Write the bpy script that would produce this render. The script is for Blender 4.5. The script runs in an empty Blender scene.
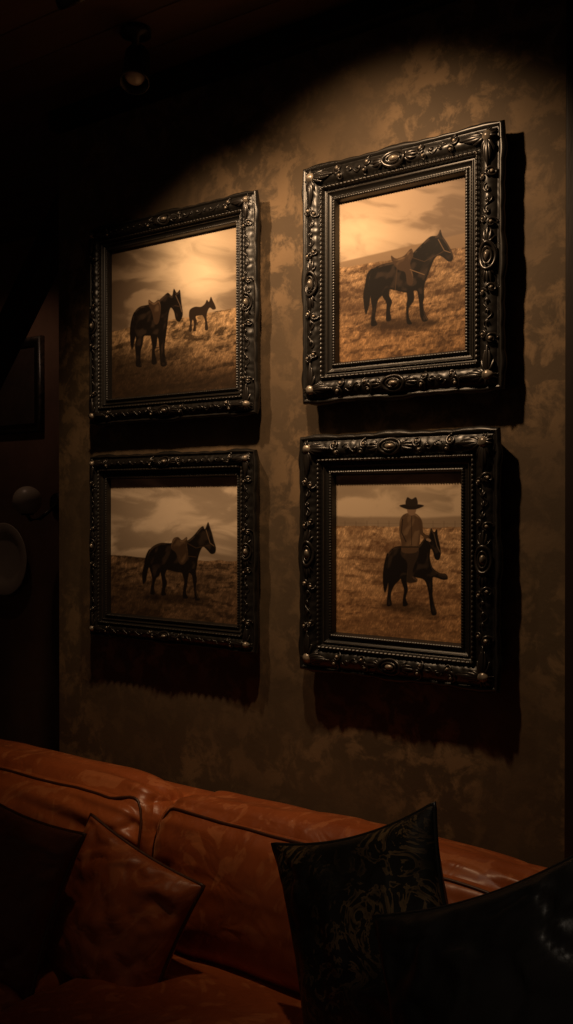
import bpy, bmesh, math, random
import numpy as np
from mathutils import Vector, Matrix, noise
random.seed(4); rng=np.random.RandomState(7)
S=bpy.context.scene
try:
    S.view_settings.view_transform='Standard'
    S.view_settings.look='None'
except Exception: pass
CAM=Vector((0,-2.41,1.65))

# ------------------------------------------------------------------ helpers
def link(o,parent=None):
    S.collection.objects.link(o)
    if parent: o.parent=parent
    return o
def empty(name,loc=(0,0,0)):
    e=bpy.data.objects.new(name,None); e.location=loc; e.empty_display_size=.1
    return link(e)
def mesh_obj(name,verts,faces,mat=None,parent=None,smooth=True,loc=(0,0,0)):
    me=bpy.data.meshes.new(name); me.from_pydata([tuple(v) for v in verts],[],faces); me.update()
    if smooth: me.polygons.foreach_set('use_smooth',[True]*len(me.polygons))
    if mat: me.materials.append(mat)
    o=bpy.data.objects.new(name,me); o.location=loc
    return link(o,parent)
def box(name,lo,hi,mat,parent=None,bevel=0.0):
    bm=bmesh.new(); bmesh.ops.create_cube(bm,size=1)
    lo=Vector(lo);hi=Vector(hi);c=(lo+hi)/2;s=hi-lo
    for v in bm.verts: v.co=Vector((v.co.x*s.x,v.co.y*s.y,v.co.z*s.z))
    me=bpy.data.meshes.new(name); 
    if bevel: bmesh.ops.bevel(bm,geom=bm.edges[:],offset=bevel,segments=3,affect='EDGES',profile=.6)
    bm.to_mesh(me); bm.free(); me.materials.append(mat)
    o=bpy.data.objects.new(name,me); o.location=c
    return link(o,parent)
class M:
    """mesh accumulator"""
    def __init__(s): s.v=[]; s.f=[]
    def tube(s,path,rad,n=8,sq=1.0,cap=True,up=(0,1,0)):
        path=[Vector(p) for p in path]; up=Vector(up); base=len(s.v); m=len(path)
        for i,p in enumerate(path):
            t=(path[min(i+1,m-1)]-path[max(i-1,0)])
            if t.length<1e-9: t=Vector((1,0,0))
            t.normalize(); a=t.cross(up)
            if a.length<1e-4: a=t.cross(Vector((1,0,0)))
            a.normalize(); b=a.cross(t).normalized()
            r=rad[i] if hasattr(rad,'__len__') else rad
            for k in range(n):
                an=2*math.pi*k/n
                s.v.append(p+a*(math.cos(an)*r)+b*(math.sin(an)*r*sq))
        for i in range(m-1):
            for k in range(n):
                s.f.append((base+i*n+k,base+i*n+(k+1)%n,base+(i+1)*n+(k+1)%n,base+(i+1)*n+k))
        if cap:
            s.f.append(tuple(base+k for k in range(n))[::-1]); s.f.append(tuple(base+(m-1)*n+k for k in range(n)))
    def dome(s,c,rx,rz,h,n=14,m=5):
        base=len(s.v)
        for j in range(m):
            a=math.pi/2*j/m
            for k in range(n):
                an=2*math.pi*k/n
                s.v.append(Vector((c[0]+rx*math.cos(a)*math.cos(an),c[1]-h*math.sin(a),c[2]+rz*math.cos(a)*math.sin(an))))
        s.v.append(Vector((c[0],c[1]-h,c[2])))
        for j in range(m-1):
            for k in range(n): s.f.append((base+j*n+k,base+j*n+(k+1)%n,base+(j+1)*n+(k+1)%n,base+(j+1)*n+k))
        for k in range(n): s.f.append((base+(m-1)*n+k,base+(m-1)*n+(k+1)%n,len(s.v)-1))
    def lathe(s,prof,c=(0,0,0),n=32,axis='Z'):
        base=len(s.v)
        for r,h in prof:
            for k in range(n):
                an=2*math.pi*k/n
                p=(r*math.cos(an),r*math.sin(an),h) if axis=='Z' else (r*math.cos(an),h,r*math.sin(an))
                s.v.append(Vector(c)+Vector(p))
        for j in range(len(prof)-1):
            for k in range(n): s.f.append((base+j*n+k,base+j*n+(k+1)%n,base+(j+1)*n+(k+1)%n,base+(j+1)*n+k))
    def obj(s,name,mat,parent=None,loc=(0,0,0)):
        return mesh_obj(name,s.v,s.f,mat,parent,True,loc)

# ------------------------------------------------------------------ materials
def newmat(name):
    m=bpy.data.materials.new(name); m.use_nodes=True; nt=m.node_tree
    return m,nt,nt.nodes['Principled BSDF']
def N(nt,t,**k):
    n=nt.nodes.new(t)
    for a,b in k.items():
        if a in n.inputs: n.inputs[a].default_value=b
        else: setattr(n,a,b)
    return n
def ramp(nt,src,stops):
    r=nt.nodes.new('ShaderNodeValToRGB'); e=r.color_ramp.elements
    while len(e)<len(stops): e.new(.5)
    for i,(p,c) in enumerate(stops): e[i].position=p; e[i].color=(*c,1)
    nt.links.new(src,r.inputs[0]); return r
def coords(nt,scale=(1,1,1)):
    t=nt.nodes.new('ShaderNodeTexCoord'); mp=nt.nodes.new('ShaderNodeMapping'); mp.inputs['Scale'].default_value=scale
    nt.links.new(t.outputs['Object'],mp.inputs[0]); return mp.outputs[0]
def bump(nt,b,src,st,dist=.01,prev=None):
    n=nt.nodes.new('ShaderNodeBump'); n.inputs['Strength'].default_value=st; n.inputs['Distance'].default_value=dist
    nt.links.new(src,n.inputs['Height'])
    if prev: nt.links.new(prev,n.inputs['Normal'])
    nt.links.new(n.outputs[0],b.inputs['Normal']); return n.outputs[0]

def noise_mat(name,stops,scale,rough,detail=6,bst=.2,bscale=None,bd=.01,stretch=(1,1,1),spec=.5,rr=None):
    m,nt,b=newmat(name); co=coords(nt,stretch)
    n=N(nt,'ShaderNodeTexNoise',Scale=scale,Detail=detail,Roughness=.6); nt.links.new(co,n.inputs['Vector'])
    r=ramp(nt,n.outputs[0],stops); nt.links.new(r.outputs[0],b.inputs['Base Color'])
    b.inputs['Roughness'].default_value=rough; b.inputs['Specular IOR Level'].default_value=spec
    if bst:
        n2=N(nt,'ShaderNodeTexNoise',Scale=bscale or scale*4,Detail=5.0); nt.links.new(co,n2.inputs['Vector'])
        bump(nt,b,n2.outputs[0],bst,bd)
    return m
# plaster wall
def plaster():
    m,nt,b=newmat('mottled_plaster'); co=coords(nt)
    n1=N(nt,'ShaderNodeTexNoise',Scale=1.8,Detail=4.0,Roughness=.6); n2=N(nt,'ShaderNodeTexNoise',Scale=12.0,Detail=9.0,Roughness=.66,Distortion=.35)
    for n in(n1,n2): nt.links.new(co,n.inputs['Vector'])
    r1=ramp(nt,n1.outputs[0],[(.3,(.056,.038,.022)),(.7,(.088,.060,.034))])
    r2=ramp(nt,n2.outputs[0],[(.47,(0,0,0)),(.57,(1,1,1))])
    n3=N(nt,'ShaderNodeTexNoise',Scale=2.6,Detail=2.0); nt.links.new(co,n3.inputs['Vector'])
    r3=ramp(nt,n3.outputs[0],[(.38,(.14,.14,.14)),(.60,(.85,.85,.85))])
    mul=N(nt,'ShaderNodeMath',operation='MULTIPLY'); nt.links.new(r2.outputs[0],mul.inputs[0]); nt.links.new(r3.outputs[0],mul.inputs[1])
    mx=N(nt,'ShaderNodeMix',data_type='RGBA'); nt.links.new(mul.outputs[0],mx.inputs[0]); nt.links.new(r1.outputs[0],mx.inputs[6]); mx.inputs[7].default_value=(.175,.113,.060,1)
    nt.links.new(mx.outputs[2],b.inputs['Base Color'])
    b.inputs['Roughness'].default_value=.75; b.inputs['Specular IOR Level'].default_value=.25
    n4=N(nt,'ShaderNodeTexNoise',Scale=60.0,Detail=6.0); nt.links.new(co,n4.inputs['Vector'])
    p=bump(nt,b,n4.outputs[0],.14,.004); bump(nt,b,n2.outputs[0],.14,.005,p)
    return m
MW=plaster()
MWd=noise_mat('alcove_plaster',[(.3,(.10,.055,.035)),(.7,(.22,.12,.075))],2,.85)
MWood=noise_mat('dark_stained_wood',[(.3,(.008,.005,.004)),(.7,(.022,.012,.008))],6,.55,stretch=(1,1,.15),bst=.3,spec=.25)
MCeil=noise_mat('ceiling_boards_wood',[(.3,(.05,.026,.016)),(.7,(.13,.064,.038))],5,.6,stretch=(.2,1,1),bst=.3)
MFloor=noise_mat('floor_wood',[(.3,(.03,.016,.01)),(.7,(.08,.04,.02))],5,.4,stretch=(.15,1,1),bst=.2)
MMetal=noise_mat('blackened_metal',[(.3,(.03,.026,.022)),(.7,(.06,.052,.045))],20,.35); 
MMetal.node_tree.nodes['Principled BSDF'].inputs['Metallic'].default_value=.6
MCer=noise_mat('ivory_ceramic',[(.3,(.42,.35,.27)),(.7,(.55,.47,.38))],4,.35,bst=.05)
def frame_mat(name,lo,hi,r0,r1,rough,metal=0):
    m,nt,b=newmat(name); co=coords(nt)
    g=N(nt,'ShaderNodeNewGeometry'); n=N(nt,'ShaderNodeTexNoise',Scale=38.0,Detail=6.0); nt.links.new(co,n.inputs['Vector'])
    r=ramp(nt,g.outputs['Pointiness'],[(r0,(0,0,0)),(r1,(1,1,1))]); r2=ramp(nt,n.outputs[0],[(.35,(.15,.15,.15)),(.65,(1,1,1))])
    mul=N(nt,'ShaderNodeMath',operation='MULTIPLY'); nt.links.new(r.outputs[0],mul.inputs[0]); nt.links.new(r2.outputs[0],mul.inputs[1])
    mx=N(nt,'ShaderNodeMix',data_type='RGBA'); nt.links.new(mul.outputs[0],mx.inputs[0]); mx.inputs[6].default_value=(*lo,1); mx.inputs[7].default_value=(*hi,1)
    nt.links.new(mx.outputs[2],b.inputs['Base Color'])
    b.inputs['Roughness'].default_value=rough; b.inputs['Metallic'].default_value=metal; b.inputs['Specular IOR Level'].default_value=.6
    bump(nt,b,n.outputs[0],.12,.002)
    return m
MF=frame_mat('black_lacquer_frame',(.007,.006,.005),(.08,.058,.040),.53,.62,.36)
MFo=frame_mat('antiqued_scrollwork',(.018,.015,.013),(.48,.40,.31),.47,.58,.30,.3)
def leather(name,c1,c2,c3,rough=.42,bst=.2,sheen=0,pm=.35):
    m,nt,b=newmat(name); co=coords(nt)
    n=N(nt,'ShaderNodeTexNoise',Scale=3.0,Detail=6.0,Roughness=.6); nt.links.new(co,n.inputs['Vector'])
    r=ramp(nt,n.outputs[0],[(.35,c1),(.65,c2)])
    n2=N(nt,'ShaderNodeTexNoise',Scale=8.0,Detail=4.0,Roughness=.5,Distortion=2.6); nt.links.new(co,n2.inputs['Vector'])
    r2=ramp(nt,n2.outputs[0],[(.54,(0,0,0)),(.61,(pm,pm,pm))])
    mx=N(nt,'ShaderNodeMix',data_type='RGBA'); nt.links.new(r2.outputs[0],mx.inputs[0]); nt.links.new(r.outputs[0],mx.inputs[6]); mx.inputs[7].default_value=(*c3,1)
    nt.links.new(mx.outputs[2],b.inputs['Base Color'])
    b.inputs['Roughness'].default_value=rough; b.inputs['Specular IOR Level'].default_value=.5
    if sheen:
        b.inputs['Sheen Weight'].default_value=sheen; b.inputs['Sheen Roughness'].default_value=.35; b.inputs['Sheen Tint'].default_value=(1,.5,.25,1)
    v=N(nt,'ShaderNodeTexVoronoi',Scale=260.0); nt.links.new(co,v.inputs['Vector'])
    p=bump(nt,b,v.outputs[0],.06,.0015)
    n3=N(nt,'ShaderNodeTexNoise',Scale=10.0,Detail=2.0,Distortion=1.2); nt.links.new(co,n3.inputs['Vector'])
    bump(nt,b,n3.outputs[0],bst,.014,p)
    return m
ML=leather('rust_leather',(.28,.066,.018),(.44,.116,.031),(.60,.22,.085),.36,.50,.25,.42)
MPipe=leather('dark_leather_piping',(.05,.015,.006),(.08,.024,.009),(.09,.03,.012))
MB=leather('black_leather',(.011,.011,.011),(.020,.019,.018),(.028,.026,.023),.36)
MBr=leather('dark_rust_leather',(.085,.022,.008),(.14,.036,.013),(.18,.055,.022),.45,.4,.1)
MBk=noise_mat('dim_art_paper',[(.3,(.02,.012,.008)),(.7,(.05,.03,.02))],5,.7)
def damask():
    m,nt,b=newmat('black_damask_fabric'); co=coords(nt)
    n=N(nt,'ShaderNodeTexNoise',Scale=15.0,Detail=3.0,Roughness=.55,Distortion=3.0); nt.links.new(co,n.inputs['Vector'])
    r=ramp(nt,n.outputs[0],[(.52,(0,0,0)),(.54,(1,1,1)),(.62,(.5,.5,.5)),(.64,(0,0,0))])
    k=N(nt,'ShaderNodeTexNoise',Scale=6.0,Detail=3.0); nt.links.new(co,k.inputs['Vector']); rk=ramp(nt,k.outputs[0],[(.42,(.08,.08,.08)),(.60,(1,1,1))])
    mu=N(nt,'ShaderNodeMath',operation='MULTIPLY'); nt.links.new(r.outputs[0],mu.inputs[0]); nt.links.new(rk.outputs[0],mu.inputs[1])
    mx=N(nt,'ShaderNodeMix',data_type='RGBA'); nt.links.new(mu.outputs[0],mx.inputs[0]); mx.inputs[6].default_value=(.010,.010,.009,1); mx.inputs[7].default_value=(.19,.125,.058,1)
    nt.links.new(mx.outputs[2],b.inputs['Base Color']); b.inputs['Roughness'].default_value=.42
    w=N(nt,'ShaderNodeTexNoise',Scale=300.0,Detail=2.0); nt.links.new(co,w.inputs['Vector']); bump(nt,b,w.outputs[0],.2,.002)
    return m
MD=damask()
def print_mat():
    m,nt,b=newmat('sepia_photo_print'); a=N(nt,'ShaderNodeVertexColor',layer_name='Ink')
    nt.links.new(a.outputs[0],b.inputs['Base Color']); b.inputs['Roughness'].default_value=.6; b.inputs['Specular IOR Level'].default_value=.2
    return m
MP=print_mat()

# ------------------------------------------------------------------ room shell
CZ=3.06
box('wall_back',(-2.84,0,0),(1.6,.15,CZ),MW)
box('wall_alcove',(-5.35,1.0,0),(-2.6,1.12,CZ),MWd)
box('wall_left',(-5.35,-3.2,0),(-5.2,1.0,CZ),MWd)
box('wall_right',(1.6,-3.2,0),(1.75,.15,CZ),MWd)
box('floor',(-5.35,-3.2,-.1),(1.75,1.12,0),MFloor)
ce=empty('ceiling',(0,0,0))
y=-3.2
i=0
while y<1.12:
    box('board_%d'%i,(-5.35,y,CZ),(1.75,min(y+.165,1.12),CZ+.05),MCeil,ce,.004); y+=.168; i+=1
box('deck',(-5.35,-3.2,CZ+.051),(1.75,1.12,CZ+.1),MCeil,ce)
box('trim_1',(-2.84,-.05,CZ-.07),(1.6,-.0005,CZ-.001),MWood,None,.008)
box('trim_2',(-.912,-.075,0),(-.76,-.0005,CZ-.072),MWood,None,.006)
box('baseboard_back',(-2.84,-.02,0),(-.93,-.0005,.12),MWood,None,.004)
tf=empty('timber_post',(0,0,0))
box('post',(-3.78,.16,0),(-3.62,.32,CZ-.001),MWood,tf,.008)
bb=box('brace',(-.62,-.05,-.05),(.62,.05,.05),MWood,tf,.008); bb.location=(-3.24,.24,2.60); bb.rotation_euler=(0,-math.atan2(.95,.79),0)

# ------------------------------------------------------------------ numpy painting tools
def vnoise(x,y,seed):
    r=np.random.RandomState(seed).rand(256,256)
    xi=np.floor(x).astype(int); yi=np.floor(y).astype(int); fx=x-xi; fy=y-yi
    fx=fx*fx*(3-2*fx); fy=fy*fy*(3-2*fy)
    g=lambda a,b: r[a%256,b%256]
    return (g(xi,yi)*(1-fx)+g(xi+1,yi)*fx)*(1-fy)+(g(xi,yi+1)*(1-fx)+g(xi+1,yi+1)*fx)*fy
def fbm(x,y,seed,o=5):
    s=0;a=.5;t=0
    for i in range(o):
        s=s+a*vnoise(x*2**i,y*2**i,seed+i); t+=a; a*=.5
    return s/t
def smooth_poly(P,sub=4):
    P=np.array(P,float); n=len(P); out=[]
    for i in range(n):
        p0,p1,p2,p3=P[i-1],P[i],P[(i+1)%n],P[(i+2)%n]
        for k in range(sub):
            t=k/sub
            out.append(.5*((2*p1)+(-p0+p2)*t+(2*p0-5*p1+4*p2-p3)*t*t+(-p0+3*p1-3*p2+p3)*t**3))
    return np.array(out)
def sdf(X,Y,P):
    d=np.full(X.shape,1e9); ins=np.zeros(X.shape,bool); n=len(P)
    for i in range(n):
        a=P[i];b=P[(i+1)%n]; ex,ey=b-a; wx=X-a[0]; wy=Y-a[1]
        t=np.clip((wx*ex+wy*ey)/(ex*ex+ey*ey+1e-9),0,1)
        d=np.minimum(d,(wx-ex*t)**2+(wy-ey*t)**2)
        if abs(ey)>1e-9:
            c=((a[1]>Y)!=(b[1]>Y))&(X<(b[0]-a[0])*(Y-a[1])/ey+a[0]); ins^=c
    d=np.sqrt(d); return np.where(ins,-d,d)
def sm(a,b,x):
    t=np.clip((x-a)/(b-a),0,1); return t*t*(3-2*t)
def mix(A,B,t): return A*(1-t[...,None])+np.array(B)*t[...,None]
class Canvas:
    def __init__(s,X,Y): s.X=X;s.Y=Y;s.C=np.zeros(X.shape+(3,))
    def poly(s,P,col,col2=None,smooth=True,soft=.38,al=1.0,seed=3):
        P=smooth_poly(P) if smooth else np.array(P,float)
        e=3+soft
        m=(s.X>P[:,0].min()-e)&(s.X<P[:,0].max()+e)&(s.Y>P[:,1].min()-e)&(s.Y<P[:,1].max()+e)
        x=s.X[m];y=s.Y[m]; d=sdf(x,y,P); a=np.clip(.5-d/(2*soft),0,1)*al
        c=np.ones(x.shape+(3,))*np.array(col)
        if col2 is not None:
            f=fbm(x*.22,y*.22,seed,3)
            rim=np.exp(-((d+1.3)/.8)**2)*(sdf(x,y-2.2,P)>-.5)
            muscle=sm(.50,.75,fbm(x*.16+y*.06,y*.12,seed+4,2))*sm(.8,3.0,-d)
            t=np.clip(.9*rim*sm(.3,.6,f)+.45*muscle,0,1)
            c=mix(c,col2,t)
        s.C[m]=s.C[m]*(1-a[:,None])+c*a[:,None]
    def line(s,pts,w,col,al=1.0):
        pts=np.array(pts,float)
        m=(s.X>pts[:,0].min()-3)&(s.X<pts[:,0].max()+3)&(s.Y>pts[:,1].min()-3)&(s.Y<pts[:,1].max()+3)
        x=s.X[m];y=s.Y[m]; d=np.full(x.shape,1e9)
        for a,b in zip(pts[:-1],pts[1:]):
            ex,ey=b-a; t=np.clip(((x-a[0])*ex+(y-a[1])*ey)/(ex*ex+ey*ey+1e-9),0,1)
            d=np.minimum(d,np.hypot(x-a[0]-ex*t,y-a[1]-ey*t))
        al=np.clip(.5-(d-w)/.6,0,1)*al
        s.C[m]=s.C[m]*(1-al[:,None])+np.array(col)*al[:,None]
HB=(.006,.004,.003); HH=(.050,.031,.020); SD=(.045,.025,.014); SH=(.15,.09,.048)
def sky(c,lo,hi,glow=None,seed=1):
    wx=fbm(c.X*.02,c.Y*.03,seed+70,3)*2.2
    f=fbm(c.X*.026+3+wx,c.Y*.060+wx*.6,seed,6)
    c.C[:]=mix(np.ones(c.C.shape)*np.array(lo),hi,sm(.36,.62,f))
    if glow:
        gx,gy,rx,ry,col,a=glow
        g=np.exp(-(((c.X-gx)/rx)**2+((c.Y-gy)/ry)**2)); c.C[:]=mix(c.C,col,np.clip(g*a*(.60+1.1*(f-.3)),0,1))
def ground(c,hy,near,far,dark,seed,bottom,amt=1.0,slope=0.0):
    yy=c.Y+1.2*(fbm(c.X*.10,c.Y*0,seed+9,4)-.5)*2
    t=sm(-.5,.7,yy-hy); q=c.Y-hy; dep=np.clip(q/(bottom-hy),0,1)
    base=np.ones(c.C.shape)*np.array(far); base=mix(base,near,sm(0,.9,dep))
    wob=(fbm(c.X*.04,q*.07,seed+50,3)-.5)*6
    rows=fbm(c.X*.045,(q+wob)*.22,seed,5)
    tuft=fbm(c.X*.30+q*.10,q*.34+wob*.2,seed+7,4)
    blades=fbm(c.X*1.7+q*.75,c.Y*.42,seed+3,2); fine=vnoise(c.X*2.6-q*.6,c.Y*.9,seed+5)
    base=mix(base,dark,np.clip(sm(.46,.66,rows)*.60*amt+sm(.48,.68,tuft)*.50*amt,0,.88))
    base=base*(.52+.62*blades+.34*fine)[...,None]
    big=fbm(c.X*.028,q*.06,seed+20,3); base=mix(base,dark,sm(.44,.70,big)*.55)
    base=base*(1+.45*(sm(.50,.36,tuft)*sm(.45,.7,blades))[...,None])
    c.C[:]=c.C*(1-t[...,None])+base*t[...,None]
def paint_TR(c):
    sky(c,(.15,.102,.066),(.36,.255,.165),(360,238,38,28,(.58,.435,.28),1.05),11)
    c.C[:]=mix(c.C,(.12,.08,.05),sm(385,470,c.X)*sm(245,185,c.Y)*.7)
    h2=262-(c.X-343)*.235; t=sm(-1,1,c.Y-h2); c.C[:]=mix(c.C,(.20,.13,.075),t*.9)
    ground(c,268-(c.X-343)*.165,(.25,.135,.058),(.31,.19,.096),(.055,.028,.014),31,365)
    c.poly([(366,322),(400,318),(430,318),(446,323),(424,329),(390,331),(366,329)],(.025,.014,.008),al=.75,soft=3)
    tail=[(373,269),(367,274),(365,284),(363,296),(364,308),(366,315),(369,306),(371,294),(375,280)]
    c.poly([(412,285),(414,300),(409,308),(409,318),(412,324),(407,324),(406,316),(406,306),(407,298),(406,286)],HB)
    c.poly([(380,284),(390,284),(389,295),(392,302),(390,310),(391,320),(386,321),(386,311),(386,303),(382,296)],HB)
    c.poly(tail,HB)
    c.poly([(437,236),(440,230),(442,236),(446,242),(450,249),(453,256),(452,261),(448,262),(443,258),(438,256),(434,260),(431,267),(428,275),(425,283),(424,289),(424,298),(423,305),(425,314),(428,320),(423,322),(420,316),(419,306),(418,297),(416,291),(408,293),(400,292),(392,290),(386,290),(383,295),(379,299),(377,304),(376,311),(375,318),(377,325),(371,326),(371,317),(372,309),(371,303),(370,295),(368,286),(369,276),(373,269),(381,265),(390,263),(400,261),(408,258),(415,251),(422,244),(430,237)],HB,HH,seed=5)
    c.poly([(392,262),(391,256),(396,259),(404,256),(411,249),(413,256),(410,264),(413,276),(412,285),(407,284),(405,273),(398,270)],SD,SH)
    c.line([(410,270),(424,275)],.4,SH); c.line([(397,268),(395,290)],.4,SD); c.line([(438,240),(444,251),(450,253)],.35,SH); c.line([(443,252),(424,262),(412,258)],.35,SD)
def paint_TL(c):
    sky(c,(.12,.082,.053),(.28,.20,.128),(192,264,34,38,(.78,.61,.41),1.35),51)
    ground(c,332-(c.X-109)*.19,(.10,.055,.026),(.38,.24,.122),(.022,.013,.007),61,388,1.0)
    c.poly([(105,352),(140,348),(165,356),(195,366),(242,376),(242,405),(105,405)],(.018,.011,.006),soft=14,al=.8)
    c.poly([(150,330),(157,332),(157,344),(155,352),(157,363),(152,364),(152,353),(152,344)],HB)
    c.poly([(135,312),(131,322),(130,336),(132,350),(135,340),(138,325)],HB)
    c.poly([(172,296),(174,289),(177,293),(180,290),(181,297),(182,306),(183,315),(180,322),(176,320),(174,312),(171,308),(169,314),(168,322),(167,330),(166,338),(165,346),(165,354),(167,365),(161,366),(160,356),(159,346),(158,338),(154,336),(148,336),(144,337),(143,344),(141,352),(141,361),(142,367),(136,366),(136,356),(135,346),(136,338),(133,330),(133,320),(135,312),(140,307),(148,305),(156,303),(163,297),(168,293)],HB,HH,seed=6)
    c.poly([(149,306),(149,300),(154,303),(159,300),(161,308),(159,322),(155,324),(152,312)],SD,SH)
    c.line([(176,296),(180,305),(182,312)],.4,(.10,.065,.04)); c.line([(175,306),(182,307)],.35,SD)
    c.poly([(209,302),(211,297),(213,301),(215,305),(216,309),(213,310),(210,308),(208,311),(207,315),(207,320),(208,325),(208,330),(205,330),(205,322),(203,316),(199,316),(196,317),(197,322),(196,326),(196,331),(193,331),(194,325),(193,320),(192,323),(192,331),(189,331),(190,323),(189,316),(190,310),(195,307),(201,307),(205,304),(207,300)],(.022,.013,.008),soft=.35)
def paint_BL(c):
    sky(c,(.26,.195,.135),(.66,.52,.37),(185,515,60,34,(.76,.60,.43),.6),81)
    c.C[:]=mix(c.C,(.19,.135,.09),sm(545,556,c.Y)*.5)
    ground(c,555+(c.X-107)*.05,(.10,.056,.029),(.20,.12,.063),(.028,.016,.009),91,622,1.0)
    c.poly([(146,594),(170,592),(200,596),(207,600),(180,604),(146,600)],(.010,.006,.004),al=.8,soft=3)
    c.poly([(150,549),(146,555),(144,564),(142,574),(143,584),(146,580),(148,570),(152,560)],HB)
    c.poly([(180,566),(189,568),(188,578),(187,586),(186,593),(188,598),(183,598),(183,590),(184,580)],HB)
    c.poly([(160,565),(168,566),(165,575),(167,583),(165,590),(166,595),(161,595),(162,588),(162,582)],HB)
    c.poly([(205,529),(208,522),(210,527),(212,533),(214,541),(216,548),(215,553),(211,554),(207,550),(203,547),(200,552),(198,559),(197,566),(196,572),(197,580),(196,588),(198,596),(200,600),(195,600),(194,592),(193,583),(191,574),(184,573),(176,572),(168,570),(162,570),(159,576),(156,579),(154,587),(155,594),(150,594),(151,586),(152,579),(150,570),(147,562),(148,553),(152,547),(160,543),(170,543),(180,542),(188,540),(194,535),(199,529),(203,526)],HB,HH,seed=8)
    c.poly([(173,539),(178,537),(182,540),(187,537),(187,545),(188,556),(184,564),(179,563),(176,553),(171,548)],SD,SH)
    c.line([(187,556),(196,557)],.4,SD); c.line([(206,530),(210,543),(214,546)],.35,SH); c.line([(210,545),(196,548),(187,543)],.35,SD)
def paint_BR(c):
    sky(c,(.24,.175,.115),(.52,.39,.26),(400,500,62,26,(.58,.44,.29),.6),101)
    h=519-5*fbm(c.X*.03,c.X*0,5,3); c.C[:]=mix(c.C,(.23,.16,.10),sm(-1.5,2,c.Y-h)*.8)
    ground(c,526+(c.X-340)*.012,(.36,.19,.082),(.48,.295,.15),(.125,.061,.028),111,640,.85)
    for i in range(12): c.line([(345+i*11,521),(345+i*11,528)],.25,(.08,.05,.03),.6)
    c.line([(340,523),(470,524)],.15,(.08,.05,.03),.5)
    c.poly([(380,604),(410,602),(436,611),(432,619),(400,613)],(.025,.014,.008),al=.7,soft=3)
    c.poly([(388,553),(385,560),(383,572),(383,584),(385,593),(388,584),(390,570)],HB)
    c.poly([(400,570),(408,573),(407,582),(408,590),(406,598),(408,605),(403,606),(403,598),(404,590),(401,580)],HB)
    c.poly([(429,535),(431,528),(434,532),(437,529),(438,536),(440,545),(441,554),(439,560),(435,559),(433,552),(431,549),(430,556),(431,563),(434,569),(440,573),(446,574),(448,579),(443,580),(437,578),(433,578),(433,588),(433,597),(435,606),(437,614),(432,615),(430,606),(429,596),(427,586),(424,580),(418,578),(410,577),(403,577),(399,581),(395,585),(392,591),(391,598),(392,605),(387,606),(387,598),(388,590),(388,582),(386,574),(386,563),(388,554),(393,548),(400,546),(410,547),(418,546),(423,540),(426,535)],HB,HH,seed=9)
    c.line([(434,534),(437,546),(440,552)],.4,(.10,.065,.04))
    RC=(.085,.048,.025); R=lambda L:[(410.5+(x-410)*1.13,562+(y-562)*1.07) for x,y in L]
    c.poly(R([(403,548),(416,548),(417,556),(413,566),(412,574),(416,578),(415,581),(407,581),(407,572),(407,562),(402,556)]),(.028,.017,.011),(.085,.05,.03))
    c.poly(R([(405,517),(401,522),(400,533),(402,545),(403,553),(415,553),(418,545),(419,536),(421,529),(419,521),(413,516)]),RC,(.22,.135,.073),seed=12)
    c.line(R([(418,523),(420,535),(426,541)]),1.7,(.075,.042,.022)); c.line(R([(425,541),(427,542)]),1.2,(.28,.18,.11))
    c.line(R([(403,522),(402,534),(406,543)]),.5,(.022,.013,.008)); c.line(R([(402,548),(417,548)]),.6,(.02,.012,.007)); c.line(R([(411,519),(411,546)]),.35,(.03,.017,.01))
    c.poly(R([(408,509),(415,509),(415,514),(413,518),(409,518),(407,514)]),(.22,.135,.08))
    c.poly(R([(400,509.5),(405,508),(411,509),(417,508),(422,509.5),(416,512.5),(411,513),(406,512.5)]),(.016,.010,.007))
    c.poly(R([(406,509),(407,501.5),(411,503.2),(415,501.5),(416,509)]),(.022,.014,.009))
    c.line([(428,541),(433,549)],.35,(.02,.01,.006))

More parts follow.
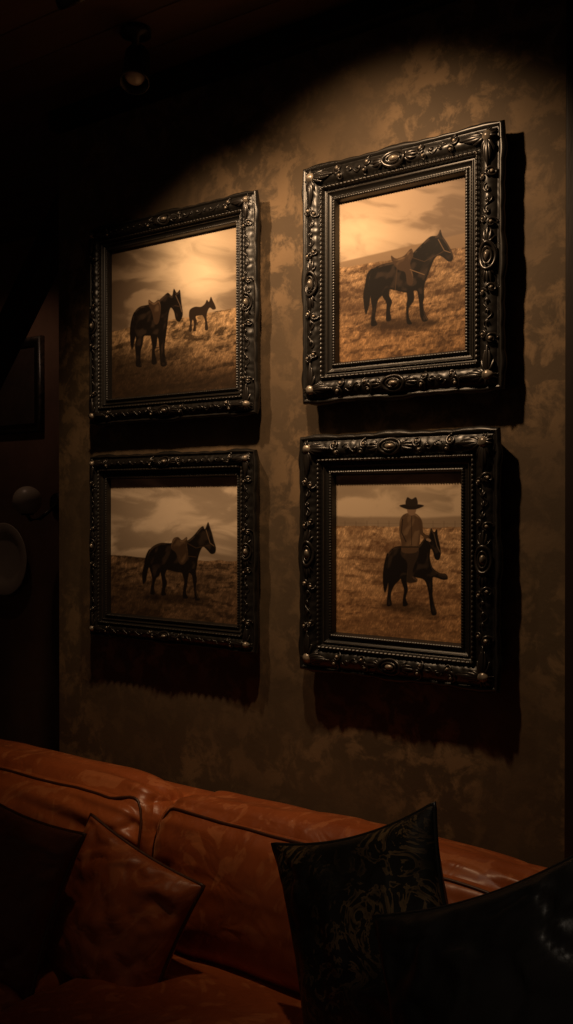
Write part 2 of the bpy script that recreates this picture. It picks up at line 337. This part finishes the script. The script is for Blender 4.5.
# ------------------------------------------------------------------ framed prints
PROF=[(0,.0),(0,.050),(.02,.057),(.06,.062),(.10,.060),(.13,.056),(.18,.061),(.27,.067),(.36,.070),(.46,.067),(.53,.060),(.56,.056),(.585,.065),(.615,.068),(.645,.065),(.67,.056),(.72,.053),(.745,.058),(.77,.053),(.82,.049),(.86,.048),(.885,.053),(.92,.055),(.95,.052),(.97,.045),(1.0,.034)]
def build_frame(name,x0,x1,z0,z1,bw,painter,seed):
    rs=random.Random(seed)
    cx,cz=(x0+x1)/2,(z0+z1)/2; W=x1-x0; H=z1-z0
    E=empty(name,(cx,-.001,cz))
    hh=lambda f: float(np.interp(f,[p[0] for p in PROF[1:]],[p[1] for p in PROF[1:]]))
    m=M()
    # dense profile
    prof=[(0,0.0)]
    for i in range(1,len(PROF)-1):
        a,b=PROF[i],PROF[i+1]; n=2
        for k in range(n): t=k/n; prof.append((a[0]+(b[0]-a[0])*t,a[1]+(b[1]-a[1])*t))
    prof.append(PROF[-1])
    def side(L,Lo,tf):
        ns=int(L/.0028); base=len(m.v); K=len(prof)
        for i in range(ns+1):
            s=i/ns*2-1
            for j,(f,h) in enumerate(prof):
                b=f*bw; a=s*(L/2-b)
                if .57<f<.66: h+=.0035*abs(math.sin(a*math.pi/.013))-.002
                if .86<f<.96: h+=.003*abs(math.sin(a*math.pi/.008))-.0015
                if .13<f<.54: h+=.0022*noise.noise(Vector((a*70,b*70,seed)))
                bo=b
                if f<.12:
                    sc=.0025*abs(math.sin(a*math.pi/.06))
                    edge=min(1,(L/2-abs(a))/.03)
                    cb=.007*math.exp(-((a)/.045)**2)+.005*math.exp(-((abs(a)-L/2+.07)/.035)**2)
                    bo=b-(sc*edge+cb*edge)*(1-f/.12)
                    if h<.01:
                        bo=b+.030; a=s*(L/2-bo)
                x,z=tf(a,bo); m.v.append(Vector((x,-h,z)))
        for i in range(ns):
            for j in range(K-1):
                m.f.append((base+i*K+j,base+i*K+j+1,base+(i+1)*K+j+1,base+(i+1)*K+j))
    tfs=[(W,H,lambda a,b:(a,H/2-b)),(H,W,lambda a,b:(W/2-b,-a)),(W,H,lambda a,b:(-a,-H/2+b)),(H,W,lambda a,b:(-W/2+b,a))]
    for L,Lo,tf in tfs: side(L,Lo,tf)
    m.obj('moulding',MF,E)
    o=M()
    b0=.33*bw; hs=bw/.115
    for L,Lo,tf in tfs:
        def P(a,b,h=0):
            x,z=tf(a,b); return Vector((x,-(hh(min(1,max(0,b/bw)))+h),z))
        def tear(a,b,ang,ln,w,curl=0,h=.001):
            pts=[];rad=[];n=9;x,y=a,b;an=ang
            for i in range(n):
                t=i/(n-1); pts.append(P(x,y,h+.003*math.sin(t*3.1))); rad.append(max(.0006,w*math.sin(math.pi*min(1,t*.85+.12))**.8*(1-.35*t)))
                x+=math.cos(an)*ln/n; y+=math.sin(an)*ln/n; an+=curl/n
            o.tube(pts,rad,8,.75)
        def spiral(a,b,r,turns,st,dr,w):
            pts=[];rad=[];n=int(26*turns)
            for i in range(n):
                t=i/(n-1); rr=r*(1-.85*t); an=st+dr*turns*2*math.pi*t
                pts.append(P(a+rr*math.cos(an),b+rr*math.sin(an),.003+.003*t)); rad.append(w*(1-.45*t))
            o.tube(pts,rad,8,.8); q=pts[-1]; o.dome((q.x,q.y,q.z),w*1.3,w*1.3,w*1.2)
        q=P(0,b0,0)
        rx,rz=.034*hs,.020*hs
        ring=[P(rx*math.cos(t),b0+rz*math.sin(t),.006) for t in [2*math.pi*k/28 for k in range(29)]]
        o.tube(ring,.0048*hs,8,1.0,False)
        ring=[P(rx*.62*math.cos(t),b0+rz*.58*math.sin(t),.007) for t in [2*math.pi*k/24 for k in range(25)]]
        o.tube(ring,.0032*hs,8,1.0,False)
        ex=abs((P(.01,b0)-P(0,b0)).x)>.005
        o.dome(q,(rx if ex else rz)*.45,(rz if ex else rx)*.45,.013)
        for sg in(1,-1):
            A=0 if sg>0 else math.pi
            for da,ln,w,cu in((.0,.050,.0055,.0),(.55,.044,.0055,-.9),(-.55,.044,.0055,.9),(1.05,.030,.0045,-.8),(-1.05,.030,.0045,.8)):
                tear(sg*rx*.95,b0,A+sg*da,ln*hs,w*hs,sg*cu)
            spiral(sg*.083*hs,b0-.010*hs,.014*hs,1.3,A+math.pi/2,sg,.0036*hs)
            spiral(sg*.092*hs,b0+.012*hs,.012*hs,1.2,A-math.pi/2,-sg,.0032*hs)
            ca=sg*(L/2-b0); back=math.pi-A
            for da,ln,w,cu in((0,.085,.0085,.0),(.33,.070,.007,-.7),(-.33,.070,.007,.7),(.75,.045,.006,-.9),(-.75,.045,.006,.9)):
                tear(ca-sg*.006,b0,back+da,ln*hs,w*hs,cu,.003)
            spiral(ca-sg*.092*hs,b0-.010*hs,.015*hs,1.4,back+math.pi/2,-sg,.0040*hs)
            spiral(ca-sg*.102*hs,b0+.012*hs,.013*hs,1.2,back-math.pi/2,sg,.0036*hs)
            a0=.105*hs; a1=L/2-b0-.118*hs
            if a1-a0>.02:
                n=max(8,int((a1-a0)/.004)); pts=[];rad=[]
                per=.055
                for i in range(n+1):
                    a=a0+(a1-a0)*i/n; pts.append(P(sg*a,b0+.011*hs*math.sin((a-a0)/per*2*math.pi),.001)); rad.append(.0024*hs)
                o.tube(pts,rad,6,.9)
                k=0; a=a0
                while a<a1:
                    s2=1 if k%2 else -1
                    tear(sg*a,b0-s2*.004,A+sg*s2*(.9),.020*hs,.0040*hs,-sg*s2*.9,0)
                    tear(sg*a,b0-s2*.004,A+sg*s2*(.35),.022*hs,.0034*hs,-sg*s2*.5,0)
                    a+=per/2; k+=1
        c=P(L/2-b0,b0,0); o.dome(c,.015*hs,.015*hs,.014)
        for k in range(5):
            an=-math.pi/4-.9+k*.45
            tear(L/2-b0,b0,an,.030*hs,.005*hs,0,.003)
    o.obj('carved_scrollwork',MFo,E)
    # the print: a painted sheet (per-vertex ink)
    pw=W/2-bw+.004; ph=H/2-bw+.004
    nx=int(pw*2/.0011); ny=int(ph*2/.0011)
    us=np.linspace(-pw,pw,nx); vs=np.linspace(ph,-ph,ny); U,V=np.meshgrid(us,vs)
    yy=-.036
    dx=U+cx; dy=yy+2.41; dz=V+cz-1.65
    f=-.6*dx+.8*dy; r=.8*dx+.6*dy
    c=Canvas(286.5+1000*r/f,505-1000*dz/f); painter(c)
    co=np.stack([U,np.full(U.shape,yy+.001),V],-1).reshape(-1,3)
    idx=np.arange(nx*ny).reshape(ny,nx)
    q=np.stack([idx[:-1,:-1],idx[1:,:-1],idx[1:,1:],idx[:-1,1:]],-1).reshape(-1,4)
    me=bpy.data.meshes.new('print'); me.vertices.add(len(co)); me.vertices.foreach_set('co',co.ravel())
    me.loops.add(q.size); me.loops.foreach_set('vertex_index',q.ravel()); me.polygons.add(len(q)); me.polygons.foreach_set('loop_start',np.arange(len(q))*4)
    me.update(calc_edges=True); me.validate()
    at=me.color_attributes.new('Ink','FLOAT_COLOR','POINT')
    col=np.concatenate([np.clip(c.C.reshape(-1,3),0,1),np.ones((len(co),1))],1); at.data.foreach_set('color',col.ravel())
    me.materials.append(MP); link(bpy.data.objects.new('print',me),E)
    box('backing_board',(-pw,-.030,-ph),(pw,-.004,ph),MWood,E)
B=1.65
build_frame('framed_horse_print',-1.706,-1.079,B+.292,B+.974,.115,paint_TR,1)
build_frame('framed_horse_print',-2.612,-1.876,B+.275,B+.947,.088,paint_TL,2)
build_frame('framed_horse_print',-2.610,-1.880,B-.448,B+.167,.080,paint_BL,3)
build_frame('framed_horse_print',-1.717,-1.090,B-.478,B+.198,.115,paint_BR,4)

# ------------------------------------------------------------------ cushions / sofa
def rbox(name,c,s,r,mat,parent,n=44,puff=(0,0,0),wr=.006,seed=0,fr=6,rot=None,folds=0):
    bm=bmesh.new(); h=Vector(s)/2; vs={}
    def pt(q):
        k=tuple(round(a,5) for a in q)
        if k in vs: return vs[k]
        Q=Vector((q[0]*h.x,q[1]*h.y,q[2]*h.z)); inn=h-Vector((r,r,r))
        P=Vector([max(-inn[i],min(inn[i],Q[i])) for i in range(3)]); d=Q-P
        if d.length>0: d=d.normalized()
        p=P+d*r; x,y,z=q
        p.x+=x*puff[0]*(1-y*y)*(1-z*z); p.y+=y*puff[1]*(1-x**4)*(1-z*z); p.z+=z*puff[2]*(1-x**4)*(1-y*y)
        w=Vector((p.x*fr*.55,p.y*fr,p.z*fr*.8))+Vector((seed*7.3,seed*3.1,0))
        w=w+Vector((noise.noise(w*1.0),noise.noise(w+Vector((5,5,5))),0))*.9
        a=noise.noise(w); b_=noise.noise(w*2.3)
        e=.15+1.1*abs(x)**4
        p+=d*(-wr*e*(max(0,1-abs(a)*3)**1.5)*1.2+wr*.9*a+wr*.2*b_)
        if folds:
            # gathers radiating from the end seams
            ex=h.x-abs(Q.x); f_=math.exp(-ex/.20)
            g=noise.noise(Vector((seed*9+(1 if x>0 else 7),p.z*22+p.y*16+ex*8*noise.noise(Vector((seed,p.z*5,0))),0)))
            p+=d*(folds*f_*min(1,ex/.02)*(g-.15))
        v=bm.verts.new(p); vs[k]=v; return v
    g=[math.sin(math.pi/2*(-1+2*i/n)*.9)/math.sin(math.pi/2*.9) for i in range(n+1)]
    for ax in range(3):
        for sg in(-1,1):
            for i in range(n):
                for j in range(n):
                    def q(i,j):
                        t=[0,0,0]; t[ax]=sg; t[(ax+1)%3]=g[i]; t[(ax+2)%3]=g[j]; return t
                    f=[pt(q(i,j)),pt(q(i+1,j)),pt(q(i+1,j+1)),pt(q(i,j+1))]
                    if sg<0: f.reverse()
                    bm.faces.new(f)
    for f in bm.faces: f.smooth=True
    me=bpy.data.meshes.new(name); bm.to_mesh(me); bm.free(); me.materials.append(mat)
    o=bpy.data.objects.new(name,me); o.location=c
    if rot: o.rotation_euler=rot
    return link(o,parent)
from mathutils.bvhtree import BVHTree
SF=empty('leather_sofa',(0,0,0))
xs=[-3.15,-1.98,-.81,.36]
rbox('base_frame',(-1.395,-.56,.19),(3.66,.92,.22),.03,ML,SF,30,wr=.002)
rbox('back_frame',(-1.395,-.155,.455),(3.64,.22,.65),.09,ML,SF,40,wr=.004,fr=4)
rbox('arm_far',(-3.29,-.56,.38),(.24,.96,.56),.10,ML,SF,30,wr=.004)
rbox('arm_near',(.50,-.56,.38),(.24,.96,.56),.10,ML,SF,30,wr=.004)
def piping(name,o,targets,r=.0042):
    me=o.data; bv=BVHTree.FromPolygons([v.co for v in me.vertices],[tuple(p.vertices) for p in me.polygons])
    pts=[]
    for t in targets:
        h=bv.find_nearest(Vector(t)); pts.append(h[0]+h[1]*r*.4)
    for _ in range(2): pts=[pts[0]]+[(pts[i-1]+pts[i]*2+pts[i+1])/4 for i in range(1,len(pts)-1)]+[pts[-1]]
    p=M(); p.tube(pts,r,8,1,True,(0,1,.3)); q=p.obj(name,MPipe,SF,o.location); q.rotation_euler=o.rotation_euler
for i in range(3):
    a,b=xs[i],xs[i+1]; w=b-a-.004; cxx=(a+b)/2
    o=rbox('back_cushion_%d'%(i+1),(cxx,-.315,.616),(w,.27,.42),.095,ML,SF,80,(.012,.055,.022),.014,i+1,5.5,rot=(math.radians(-10),0,0),folds=.034)
    hx,hz=w/2,.21
    T=[(-hx,-.12,-hz+.06+k*.03) for k in range(10)]+[(-hx+(2*hx)*k/60,-.158,hz+.025) for k in range(1,60)]+[(hx,-.12,hz-.09-k*.03) for k in range(10)]
    piping('piping_%d'%(i+1),o,T)
    o=rbox('seat_cushion_%d'%(i+1),(cxx,-.70,.375),(w,.66,.17),.06,ML,SF,50,(.0,.01,.028),.006,i+11,6,folds=.010)
    piping('seat_piping_%d'%(i+1),o,[(-hx+(2*hx)*k/60,-.36,.10) for k in range(0,61)])
for k,(x,yy) in enumerate([(-3.2,-.2),(-3.2,-.95),(.40,-.2),(.40,-.95),(-1.4,-.95),(-1.4,-.2)]):
    l=M(); l.lathe([(0,.0),(.02,.0),(.026,.04),(.03,.085),(0,.085)],(x,yy,0),20); l.obj('leg_%d'%(k+1),MWood,SF)

def pillow(name,c,w,h,t,rot,mat,pipe=None,seed=0,wr=.008,pinch=.10,fr=1.2):
    E=empty(name,c); E.rotation_euler=rot
    n=56; m=M()
    def P(u,v,sg):
        x=u*w/2*(1-pinch*(1-v*v)); z=v*h/2*(1-pinch*(1-u*u))
        th=t/2*(max(0,(1-u*u))*max(0,(1-v*v)))**.42
        q=Vector((u*2.2+seed*5,v*2.2,sg*3)); q+=Vector((noise.noise(q*1.3),noise.noise(q*1.3+Vector((9,0,0))),0))*.6
        a=noise.noise(q*fr); rd=max(0,1-abs(a)*4)
        edge=min(1,(1-max(abs(u),abs(v)))*6); cor=(.35+abs(u*v))
        y=sg*(th+edge*(-wr*rd*1.2*cor+wr*noise.noise(q*1.4)))
        return Vector((x,y,z))
    g=[math.sin(math.pi/2*(-1+2*i/n)) for i in range(n+1)]
    for sg in(-1,1):
        base=len(m.v)
        for i in range(n+1):
            for j in range(n+1): m.v.append(P(g[i],g[j],sg))
        for i in range(n):
            for j in range(n):
                f=(base+i*(n+1)+j,base+(i+1)*(n+1)+j,base+(i+1)*(n+1)+j+1,base+i*(n+1)+j+1)
                m.f.append(f if sg<0 else f[::-1])
    m.obj('cover',mat,E)
    if pipe:
        p=M(); pts=[]
        for k in range(40): pts.append(P(-1+2*k/40,-1,1))
        for k in range(40): pts.append(P(1,-1+2*k/40,1))
        for k in range(40): pts.append(P(1-2*k/40,1,1))
        for k in range(41): pts.append(P(-1,1-2*k/40,1))
        for q in pts: q.y=0
        p.tube(pts,.0055,8,1,False); p.obj('piped_edge',pipe,E)
    return E
rad=math.radians
pillow('damask_throw_pillow',(-1.120,-.625,.742),.455,.455,.17,(rad(-12),rad(-22),0),MD,MB,1,.010,.13)
pillow('black_leather_throw_pillow',(-.700,-.88,.765),.50,.50,.16,(rad(-22),rad(-28),rad(-4)),MB,MB,2,.012,.10)
pillow('rust_leather_throw_pillow',(-1.890,-.625,.585),.42,.38,.16,(rad(-20),rad(14),0),ML,MPipe,3,.011,.07)
pillow('brown_leather_throw_pillow',(-2.17,-.78,.650),.44,.42,.18,(rad(-18),rad(9),rad(6)),MBr,MPipe,4,.010)

# ------------------------------------------------------------------ ceiling spots
def fixture(loc,aim):
    E=empty('ceiling_spotlight',loc); L=Vector(loc)
    m=M(); m.lathe([(0,CZ-L.z-.001),(.045,CZ-L.z-.001),(.045,CZ-L.z-.02),(.012,CZ-L.z-.024),(.012,.03),(0,.03)],(0,0,0),28); m.obj('ceiling_mount',MMetal,E)
    c=M(); c.lathe([(0,.075),(.030,.075),(.038,.060),(.040,.0),(.044,-.045),(.044,-.055),(.040,-.055),(.037,-.03),(.030,-.012)],(0,0,0),32)
    o=c.obj('can_housing',MMetal,E); d=(Vector(aim)-L).normalized(); o.rotation_euler=d.to_track_quat('-Z','Y').to_euler()
    c=M(); c.lathe([(0,-.046),(.016,-.044),(.028,-.036),(.036,-.024),(.0,-.020)],(0,0,0),24)
    q=c.obj('bulb_lens',MCer,E); q.rotation_euler=o.rotation_euler
    return E
def spot(name,loc,aim,e,col,size,blend,rad_=.03):
    l=bpy.data.lights.new(name,'SPOT'); l.energy=e; l.color=col; l.spot_size=math.radians(size); l.spot_blend=blend; l.shadow_soft_size=rad_
    o=bpy.data.objects.new(name,l); d=(Vector(aim)-Vector(loc)).normalized(); o.location=Vector(loc)+d*.085; o.rotation_euler=d.to_track_quat('-Z','Y').to_euler(); return link(o)
WC=(1,.65,.365)
for nm,loc,aim,e,sz,col in(('spot_lamp_a',(-1.43,-.75,2.95),(-1.48,0,2.16),66,100,WC),('spot_lamp_b',(-1.93,-.75,2.95),(-2.02,0,2.04),50,84,WC),('added_fill_c',(-.62,-1.30,2.95),(-.80,-.75,.85),12,34,(1,.80,.60)),('added_fill_d',(-4.1,.40,2.95),(-4.3,.9,1.8),2.4,120,(1,.62,.42))):  # lamps c and d are added fill for the black pillow and the alcove
    fixture(loc,aim); spot(nm,loc,aim,e,col,sz,1.0,.028)  # housings of c and d are invented along with their fill lamps
fixture((-2.14,-.30,2.94),(-2.0,-.5,2.45))

# ------------------------------------------------------------------ alcove contents
E=empty('small_picture_frame',(-4.37,.999,2.28))
m=M()
w_,h_=.24,.25
pr=[(0,0),(0,.02),(.01,.03),(.03,.025),(.045,.03),(.05,.012)]
for i in range(5):
    sx,sz=[(-1,1),(1,1),(1,-1),(-1,-1),(-1,1)][i]
    for b,h in pr: m.v.append(Vector((sx*(w_-b),-h,sz*(h_-b))))
for i in range(4):
    for j in range(len(pr)-1): a=i*6+j; m.f.append((a,a+1,a+7,a+6))
o=m.obj('moulding',MF,E)
box('picture',(-.2,-.014,-.21),(.2,-.006,.21),MBk,E)
E=empty('globe_wall_lamp',(-4.02,.999,1.66))
m=M(); m.lathe([(0,-.02),(.05,-.018),(.055,0)],(0,0,0),28,'Y'); m.tube([(0,-.01,0),(0,-.06,-.04),(0,-.12,-.08),(0,-.18,-.085),(0,-.2,-.06)],.009,10); m.lathe([(.0,-.062),(.03,-.06),(.034,-.045)],(0,-.2,0),24); m.obj('bracket',MMetal,E)
m=M(); m.lathe([(max(0,.072*math.sin(math.pi*k/20)),-.072*math.cos(math.pi*k/20)) for k in range(21)],(0,-.2,.012),32); m.obj('globe_shade',MCer,E)
E=empty('hanging_ceramic_plate',(-4.42,.999,1.36))
m=M(); m.lathe([(0,-.015),(.10,-.016),(.12,-.02),(.14,-.032),(.19,-.042),(.195,-.040),(.14,-.02),(.09,-.002),(0,0)],(0,0,0),48,'Y'); m.obj('plate',MCer,E)

# ------------------------------------------------------------------ world + camera
w=bpy.data.worlds.new('dim_room'); S.world=w; w.use_nodes=True
bg=w.node_tree.nodes['Background']; bg.inputs[0].default_value=(1,.62,.42,1); bg.inputs[1].default_value=.022
cd=bpy.data.cameras.new('camera'); cam=bpy.data.objects.new('camera',cd); link(cam)
cd.sensor_fit='VERTICAL'; cd.sensor_height=36; cd.lens=1000/1024*36; cd.clip_start=.02
cam.location=CAM
fw=Vector((-.6,.8,-.007)).normalized(); cam.rotation_euler=fw.to_track_quat('-Z','Y').to_euler()
S.camera=cam
